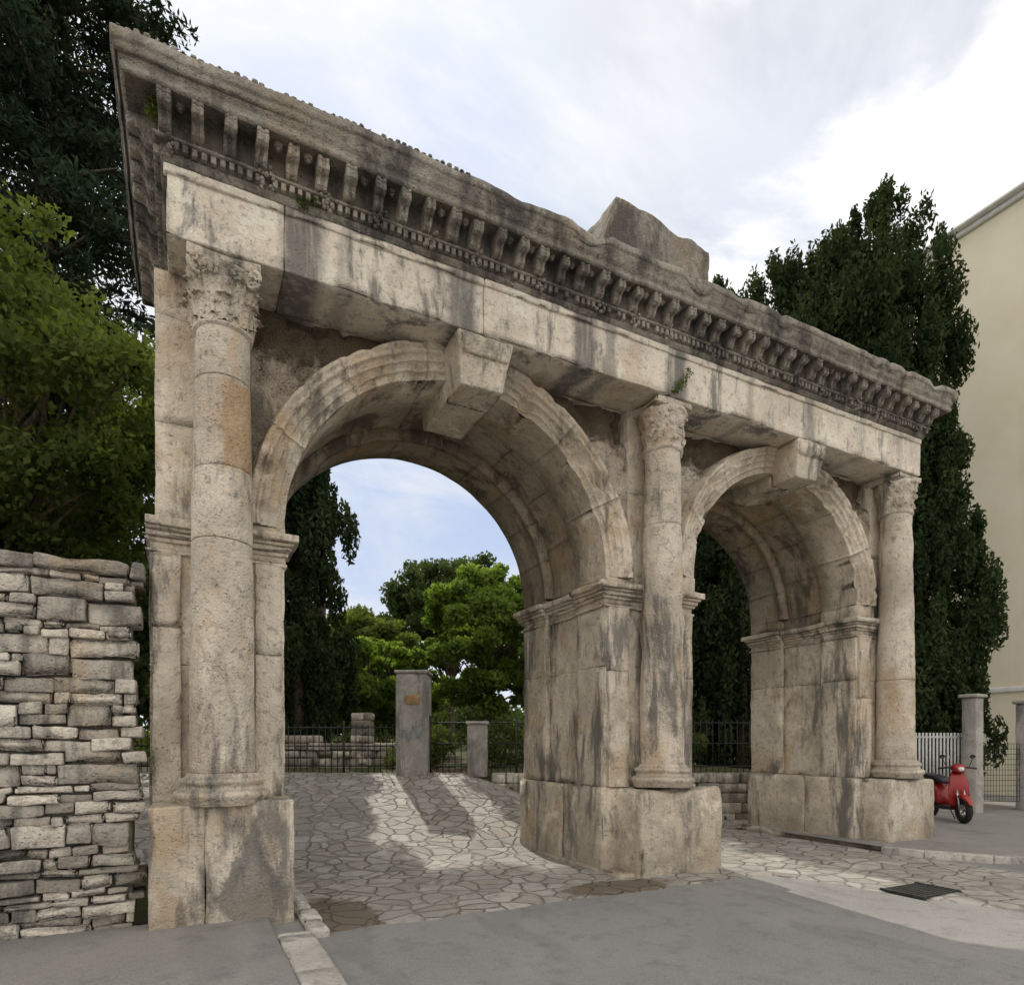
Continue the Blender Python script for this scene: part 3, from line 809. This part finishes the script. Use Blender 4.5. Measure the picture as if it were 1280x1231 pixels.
def cedar(x,y,h,r,n=60000,name='cedar_tree',nb=120):
    z0=H(x,y);E=empty(name);mb=MB(); tube(mb,[(x,y,z0-.2),(x,y,z0+h*.5),(x+.1,y,z0+h)],[.35,.22,.04],10,amp=.03)
    C=[];R=[];T=[]
    for i in range(nb):
        t=.12+.88*i/nb; a=i*2.4+rng.random(); L=r*(1-t*.62)*(.65+.45*rng.random()); zb=z0+h*t
        end=(x+L*math.cos(a),y+L*math.sin(a),zb-.12*L)
        mid=(x+L*.5*math.cos(a),y+L*.5*math.sin(a),zb+.1*L)
        tube(mb,[(x,y,zb),mid,end],[.07,.045,.012],6)
        for k in range(10):
            s=.2+.8*rng.random(); j=rng.normal(size=3)*.14*L*.8
            px=x+L*s*math.cos(a)+j[0]; py=y+L*s*math.sin(a)+j[1]; pz=zb+.25*L*s*(1-s)*1.6-.12*L*s+j[2]*.35
            C.append((px,py,pz)); q=.22+.32*rng.random(); R.append((q*1.3,q*1.3,q*.55)); T.append(rng.random())
    mb.build('trunk_and_limbs',M_bark,E)
    tot=sum(q[0]**2 for q in R); K=[int(n*q[0]**2/tot)+5 for q in R]
    leaves('crown',C,R,K,.095,M_ced,E,T,aspect=.3,shell=.5,up=.1); return E
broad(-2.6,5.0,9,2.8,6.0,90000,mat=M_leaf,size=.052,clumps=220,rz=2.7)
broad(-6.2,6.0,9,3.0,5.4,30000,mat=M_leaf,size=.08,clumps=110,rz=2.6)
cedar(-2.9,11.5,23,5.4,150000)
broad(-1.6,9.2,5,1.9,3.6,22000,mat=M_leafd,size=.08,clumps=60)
cypress(2.55,10.2,12,1.08,60000,inner=.1,dens=1.5,wob=.3)
cypress(1.4,11.4,12,1.0,30000,inner=.1)
shade_pine(3.6,13.2,((3.6,14.6,13.3,2.3,80),(5.3,15.0,13.6,1.9,60),(4.2,13.0,13.9,1.9,50)))
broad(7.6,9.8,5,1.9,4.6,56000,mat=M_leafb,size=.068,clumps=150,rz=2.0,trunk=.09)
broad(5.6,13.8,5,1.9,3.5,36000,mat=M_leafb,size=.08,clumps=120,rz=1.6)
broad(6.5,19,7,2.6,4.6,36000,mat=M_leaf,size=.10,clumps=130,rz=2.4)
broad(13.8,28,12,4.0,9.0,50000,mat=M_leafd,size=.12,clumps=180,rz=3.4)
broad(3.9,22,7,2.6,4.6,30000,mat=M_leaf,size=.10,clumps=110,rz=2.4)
cypress(9.7,8.0,12.5,1.05,22000)  # added tree, hidden behind the middle pier, shades the right arch
bul=lambda a,b:(lambda t:(a if t<.42 else a+b*math.sin((t-.42)/.58*math.pi*.9))*(1-t**7)**.6)
cypress(16.5,4.1,15.9,1.4,60000,rfun=bul(.72,.55),wob=.45)
cypress(15.5,4.8,14.6,1.8,60000,rfun=bul(.6,.6),wob=.45)
cypress(14.4,5.7,14.3,1.8,50000,rfun=bul(.6,.5),wob=.45)
cypress(13.2,6.6,13.9,1.4,36000,wob=.5)
cypress(17.1,2.9,9.8,1.15,40000,wob=.3,inner=.2)
cypress(16.0,3.6,8.5,1.4,30000,inner=.2)
cypress(10.9,8.6,10,1.5,24000)
cypress(13.0,5.6,9,1.4,24000)
cypress(12.0,7.2,9,1.3,20000)
Cc=[];Rc=[];Tc=[]
for i in range(260):
    x=random.uniform(-45,42); y=random.uniform(34,50); b=H(x,y) if x<11 else 0
    hh=random.uniform(1,5.0); Cc.append((x,y,b+hh)); q=random.uniform(1.2,2.2); Rc.append((q,q,q*.8)); Tc.append(random.random())
for i in range(120):
    x=random.uniform(-42,-12); y=random.uniform(2,34); b=H(x,y); Cc.append((x,y,b+random.uniform(.8,6))); Rc.append((1.8,1.8,1.5)); Tc.append(random.random())
E=empty('distant_trees'); leaves('foliage',Cc,Rc,[260]*len(Cc),.28,M_leafd,E,Tc,aspect=.6,shell=.5)
Cc=[];Rc=[];Tc=[]
for i in range(60):
    x=random.uniform(-1,11); D=random.uniform(14.6,19); y=yline(x,D); Cc.append((x,y,H(x,y)+random.uniform(.1,.8))); q=random.uniform(.25,.5); Rc.append((q,q,q*.8)); Tc.append(random.random()*.7)
E=empty('shrubs'); leaves('foliage',Cc,Rc,[260]*len(Cc),.06,M_leaf,E,Tc,aspect=.5)
Cc=[(.95,-.55,6.46),(1.05,-.56,6.50),(-.22,-.64,6.66),(-.24,-.66,6.72),(5.35,-.55,5.95),(5.45,-.54,6.05),(5.3,-.54,5.88),(5.5,-.56,6.15)]
E=empty('wall_plants'); leaves('tufts',Cc,[.07,.05,.06,.05,.08,.07,.05,.05],[150,90,120,70,90,60,40,40],.022,M_leaf,E,None,up=.5,aspect=.3)

# ------------------------------------------------------------------ fence + retaining wall + pillars behind gate
ca,sa=.889,-.4577
def fx(s,o=0):
    x0,y0=1.0,yline(1.0,13.5)
    return (x0+s*ca-o*sa, y0+s*sa+o*ca)
def fence(name,s0,s1,h,zb=None,mat=None,sp=.13):
    mb=MB(); s=s0; k=0
    def zz(s): return zb if zb is not None else 1.0
    while s<=s1:
        x,y=fx(s); post=(k%14==0)
        r=.025 if post else .009
        tube(mb,[(x,y,zz(s)-.1),(x,y,zz(s)+h+(.08 if post else .0))],[r,r],6); s+=sp; k+=1
    for hh in (.12,h*.55,h-.06):
        a=fx(s0);b=fx(s1); tube(mb,[(a[0],a[1],zz(s0)+hh),(b[0],b[1],zz(s1)+hh)],[.014,.014],6)
    return mb.build(name,mat or M_iron)
fence('iron_fence',-3.2,3.3,1.0)
fence('iron_fence',4.1,11.2,1.1,1.0)
def pillar(name,s,w,h,z0=0.9,cap=True):
    mb=MB(); x,y=fx(s)
    def xf(p): return (x+p[0]*ca-p[1]*sa,y+p[0]*sa+p[1]*ca,p[2])
    block(mb,-w/2,w/2,-w/2,w/2,z0,h,cell=.12,bev=.02,amp=.008,chip=.05,xf=xf)
    if cap: block(mb,-w/2-.03,w/2+.03,-w/2-.03,w/2+.03,h+.002,h+.07,cell=.12,bev=.02,amp=.006,chip=.03,xf=xf)
    return mb.build(name,M_conc),xf
E=empty('gate_pillar'); p,xf=pillar('shaft',3.75,.66,3.05); p.parent=E
M_sign=simple('ochre_sign_paint',(.34,.22,.10),.6,8,.3)
mb=MB(); block(mb,-.12,.16,-.36,-.345,2.42,2.60,cell=.3,bev=.005,amp=0,chip=0,xf=xf); mb.build('sign_plate',M_sign,E)
M_teal=simple('teal_graffiti_paint',(.17,.34,.36),.7,8,.3)
mb=MB()
pts=[xf((-.2+.4*t,-.345,1.75+.14*math.sin(t*13)+.12*t)) for t in np.linspace(0,1,26)]; tube(mb,pts,[.010]*26,5); mb.build('graffiti',M_teal,E)
E=empty('gate_pillar'); p,xf=pillar('shaft',5.1,.42,2.0); p.parent=E
mb=MB()
for (x0,x1,z1) in ((1.0,2.2,1.75),(2.2,4.9,1.55),(3.0,3.4,2.2)):
    z=.9
    while z<z1:
        x=x0
        while x<x1:
            L=random.uniform(.2,.5); a=x; 
            def xf(p): 
                q=fx(p[0]-1.0,1.6+p[1]); return (q[0],q[1],p[2])
            block(mb,a,min(a+L,x1+.1)-.01,random.uniform(-.04,.04),.4,z,z+.17,cell=.2,bev=.025,amp=.02,chip=.05,xf=xf); x+=L
        z+=.18
mb.build('ruined_stone_wall',M_wall)
mb=MB()
z=-.05
while z<.98:
    s=5.4
    while s<12.2:
        L=random.uniform(.3,.7)
        def xf(p):
            q=fx(p[0],p[1]); return (q[0],q[1],p[2])
        block(mb,s,s+L-.012,-.22+random.uniform(-.015,.015),.2,z,z+.2,cell=.2,bev=.02,amp=.012,chip=.05,xf=xf); s+=L
    z+=.208
mb.build('retaining_wall',M_wall)

# ------------------------------------------------------------------ right side
def px2w(px,D):
    lat=(px-640)/797*D; return (lat*.889+D*.4577, -lat*.4577+D*.889-6.5)
mb=MB()
a=px2w(1136,14.2); b=px2w(1207,14.2); n=16
for i in range(n+1):
    t=i/n; x=a[0]+(b[0]-a[0])*t; y=a[1]+(b[1]-a[1])*t
    tube(mb,[(x,y,.58),(x,y,1.84)],[.026,.026],4)
for z in (.72,1.74): tube(mb,[(a[0],a[1],z),(b[0],b[1],z)],[.026,.026],6)
mb.build('pale_metal_fence',M_paintgrey)
mb=MB()
ang=math.atan2(b[1]-a[1],b[0]-a[0]); L=math.hypot(b[0]-a[0],b[1]-a[1])
def xf2(p): return (a[0]+p[0]*math.cos(ang)-p[1]*math.sin(ang),a[1]+p[0]*math.sin(ang)+p[1]*math.cos(ang),p[2])
block(mb,-.6,L,-.08,.12,0,.62,cell=.3,bev=.02,amp=.01,chip=.02,xf=xf2); mb.build('low_wall',M_conc)
for px,D,wd,h in ((1216,14.0,.30,2.6),(1288,14.5,.4,2.5)):
    x,y=px2w(px,D); mb=MB()
    block(mb,x-wd/2,x+wd/2,y-wd/2,y+wd/2,0,h,cell=.15,bev=.02,amp=.008,chip=.04)
    block(mb,x-wd/2-.05,x+wd/2+.05,y-wd/2-.05,y+wd/2+.05,h+.002,h+.08,cell=.15,bev=.02,amp=.008,chip=.04); mb.build('concrete_gatepost',M_conc)
mb=MB(); a2=px2w(1224,14.3); b2=px2w(1275,14.4)
def lp(t,z): return (a2[0]+(b2[0]-a2[0])*t,a2[1]+(b2[1]-a2[1])*t,z)
for i in range(15): tube(mb,[lp(i/14,.3),lp(i/14,1.6)],[.005,.005],4)
for i in range(12): tube(mb,[lp(0,.3+i*.118),lp(1,.3+i*.118)],[.005,.005],4)
mb.build('wire_fence',M_iron)

def plaster():
    m,nt=newmat('cream_plaster'); g=N(nt); o=g.obj(); f=g.noise(o,.7,4,.6); d=g.noise(o,30,3,.7)
    st=g.noise(g.mapping(o,(1,1,.12)),1.5,4,.6)
    c=g.mix(g.ramp(f,.3,.7),(.73,.66,.49),(.78,.72,.56)); c=g.mix(g.math('MULTIPLY',g.ramp(st,.55,.75),.25),c,(.52,.48,.38))
    g.out(c,.9,d,.006,.5,.2); return m
M_pl=plaster(); M_white=simple('white_trim',(.7,.69,.65),.7,6,.08)
B=empty('cream_apartment_building')
mb=MB()
BX=21.4; BY=20.0; BH=17.4
mb.add([(BX,-2,0),(BX,BY,0),(BX,BY,BH),(BX,-2,BH),(BX+14,-2,0),(BX+14,BY,0),(BX+14,BY,BH),(BX+14,-2,BH)],[(1,0,3,2),(0,4,7,3),(4,5,6,7),(5,1,2,6),(3,7,6,2)]); mb.build('walls',M_pl,B,False)
mb=MB(); block(mb,BX-.3,BX+14.5,-2.5,BY+.5,BH+.003,BH+.10,cell=5,bev=.03,amp=0,chip=0); mb.build('roof_eaves',M_white,B)
mb=MB(); block(mb,BX-.12,BX,-2.2,BY+.2,BH-.15,BH,cell=5,bev=.03,amp=0,chip=0); block(mb,BX-.06,BX-.003,-2,BY,3.1,3.25,cell=5,bev=.02,amp=0,chip=0); mb.build('string_course',M_white,B)
M_tile=simple('terracotta_tiles',(.3,.12,.07),.8,10,.3)
mb=MB(); mb.add([(BX-.25,-2.4,BH+.11),(BX+14.4,-2.4,BH+.11),(BX+14.4,BY+.4,BH+.11),(BX-.25,BY+.4,BH+.11),(BX+7,4,BH+1.5),(BX+7,BY-6,BH+1.5)],[(0,1,4),(1,2,5,4),(2,3,5),(3,0,4,5)]); mb.build('roof',M_tile,B,False)

SC=empty('parked_scooter'); sx,sy=px2w(1183,12.7)
M_blk=simple('black_plastic',(.02,.02,.02),.5,20,.2); M_rb=simple('rubber',(.018,.018,.018),.85,30,.2); M_chr=simple('steel',(.5,.5,.5),.3,10,.1,.5,.9)
M_redp=simple('red_scooter_paint',(.30,.018,.016),.35,4,.1,.5); M_seat=simple('black_vinyl',(.03,.03,.032),.45,20,.2); M_lens=simple('lamp_lens',(.7,.7,.68),.15,10,.05,.7)
sa_=math.radians(-125)
def sx_(p): 
    c,s=math.cos(sa_),math.sin(sa_); return (sx+p[0]*c-p[1]*s, sy+p[0]*s+p[1]*c, p[2]+.09)
def torus(mb,cx,cz,R,r,n=28,m=10,cy=0):
    vs=[];fs=[]
    for i in range(n):
        a=2*math.pi*i/n
        for j in range(m):
            b=2*math.pi*j/m; q=R+r*math.cos(b); vs.append(sx_((cx+q*math.cos(a),cy+r*1.1*math.sin(b),cz+q*math.sin(a))))
    for i in range(n):
        for j in range(m):
            fs.append((i*m+j,((i+1)%n)*m+j,((i+1)%n)*m+(j+1)%m,i*m+(j+1)%m))
    mb.add(vs,fs)
def loft(mb,secs,n=14):
    vs=[];fs=[]
    for (x,zc,hw,hh) in secs:
        for i in range(n):
            a=2*math.pi*i/n; c,s=math.cos(a),math.sin(a)
            vs.append(sx_((x,hw*math.copysign(abs(c)**.7,c),zc+hh*math.copysign(abs(s)**.7,s))))
    for k in range(len(secs)-1):
        for i in range(n):
            j=(i+1)%n; fs.append((k*n+i,k*n+j,(k+1)*n+j,(k+1)*n+i))
    fs.append(tuple(range(n-1,-1,-1))); fs.append(tuple((len(secs)-1)*n+i for i in range(n))); mb.add(vs,fs)
mb=MB(); torus(mb,.62,.24,.19,.055); torus(mb,-.58,.24,.185,.06); mb.build('tyres',M_rb,SC)
mb=MB()
for cx in (.62,-.58):
    torus(mb,cx,.24,.12,.02)
    for a in np.linspace(0,2*math.pi,6)[:-1]: tube(mb,[sx_((cx,0,.24)),sx_((cx+.12*math.cos(a),0,.24+.12*math.sin(a)))],[.015,.012],6)
tube(mb,[sx_((.62,.07,.24)),sx_((.50,.06,.62))],[.018,.02],8); tube(mb,[sx_((.62,-.07,.24)),sx_((.50,-.06,.62))],[.018,.02],8)
tube(mb,[sx_((-.3,-.14,.22)),sx_((-.8,-.15,.32))],[.03,.05],10); mb.build('wheels_and_fork',M_chr,SC)
mb=MB()
loft(mb,[(-.92,.70,.05,.03),(-.85,.68,.12,.10),(-.6,.62,.16,.17),(-.3,.55,.17,.18),(-.12,.46,.15,.17),(-.05,.36,.13,.10)])
loft(mb,[(.42,.30,.14,.05),(.46,.5,.19,.14),(.44,.75,.18,.14),(.40,.92,.12,.07)])
loft(mb,[(.38,.47,.04,.02),(.5,.50,.075,.04),(.66,.50,.075,.045),(.82,.42,.05,.03),(.86,.36,.02,.02)])
loft(mb,[(.32,1.02,.08,.05),(.42,1.04,.13,.08),(.50,1.02,.10,.07),(.54,1.0,.05,.04)]); mb.build('body_panels',M_redp,SC)
mb=MB(); loft(mb,[(-.86,.83,.07,.03),(-.7,.85,.14,.05),(-.35,.82,.15,.06),(-.05,.78,.13,.06),(.02,.74,.06,.03)]); mb.build('seat',M_seat,SC)
mb=MB(); loft(mb,[(-.15,.26,.15,.05),(.1,.25,.16,.04),(.42,.27,.15,.04)]); loft(mb,[(-.7,.32,.08,.09),(-.35,.32,.10,.1),(-.1,.3,.1,.07)])
tube(mb,[sx_((.40,-.34,1.03)),sx_((.42,-.1,1.06)),sx_((.42,.1,1.06)),sx_((.40,.34,1.03))],[.018]*4,8)
for s in (-1,1):
    tube(mb,[sx_((.42,s*.2,1.06)),sx_((.40,s*.27,1.22))],[.008,.008],6)
    mb2=[sx_((.40,s*.27+.05*math.cos(a),1.26+.04*math.sin(a))) for a in np.linspace(0,2*math.pi,13)[:-1]]+[sx_((.43,s*.27+.04*math.cos(a),1.26+.03*math.sin(a))) for a in np.linspace(0,2*math.pi,13)[:-1]]
    mb.add(mb2,[(i,(i+1)%12,12+(i+1)%12,12+i) for i in range(12)]+[tuple(range(12)),tuple(range(23,11,-1))])
tube(mb,[sx_((-.05,.1,.2)),sx_((-.1,.22,-.0))],[.012,.012],6); mb.build('seatbase_bars_mirrors',M_blk,SC)
mb=MB(); loft(mb,[(.52,1.02,.06,.045),(.555,1.02,.045,.035)]); loft(mb,[(-.94,.66,.06,.03),(-.92,.66,.08,.04)]); mb.build('lamps',M_lens,SC)
print('verts',sum(len(m.vertices) for m in bpy.data.meshes))
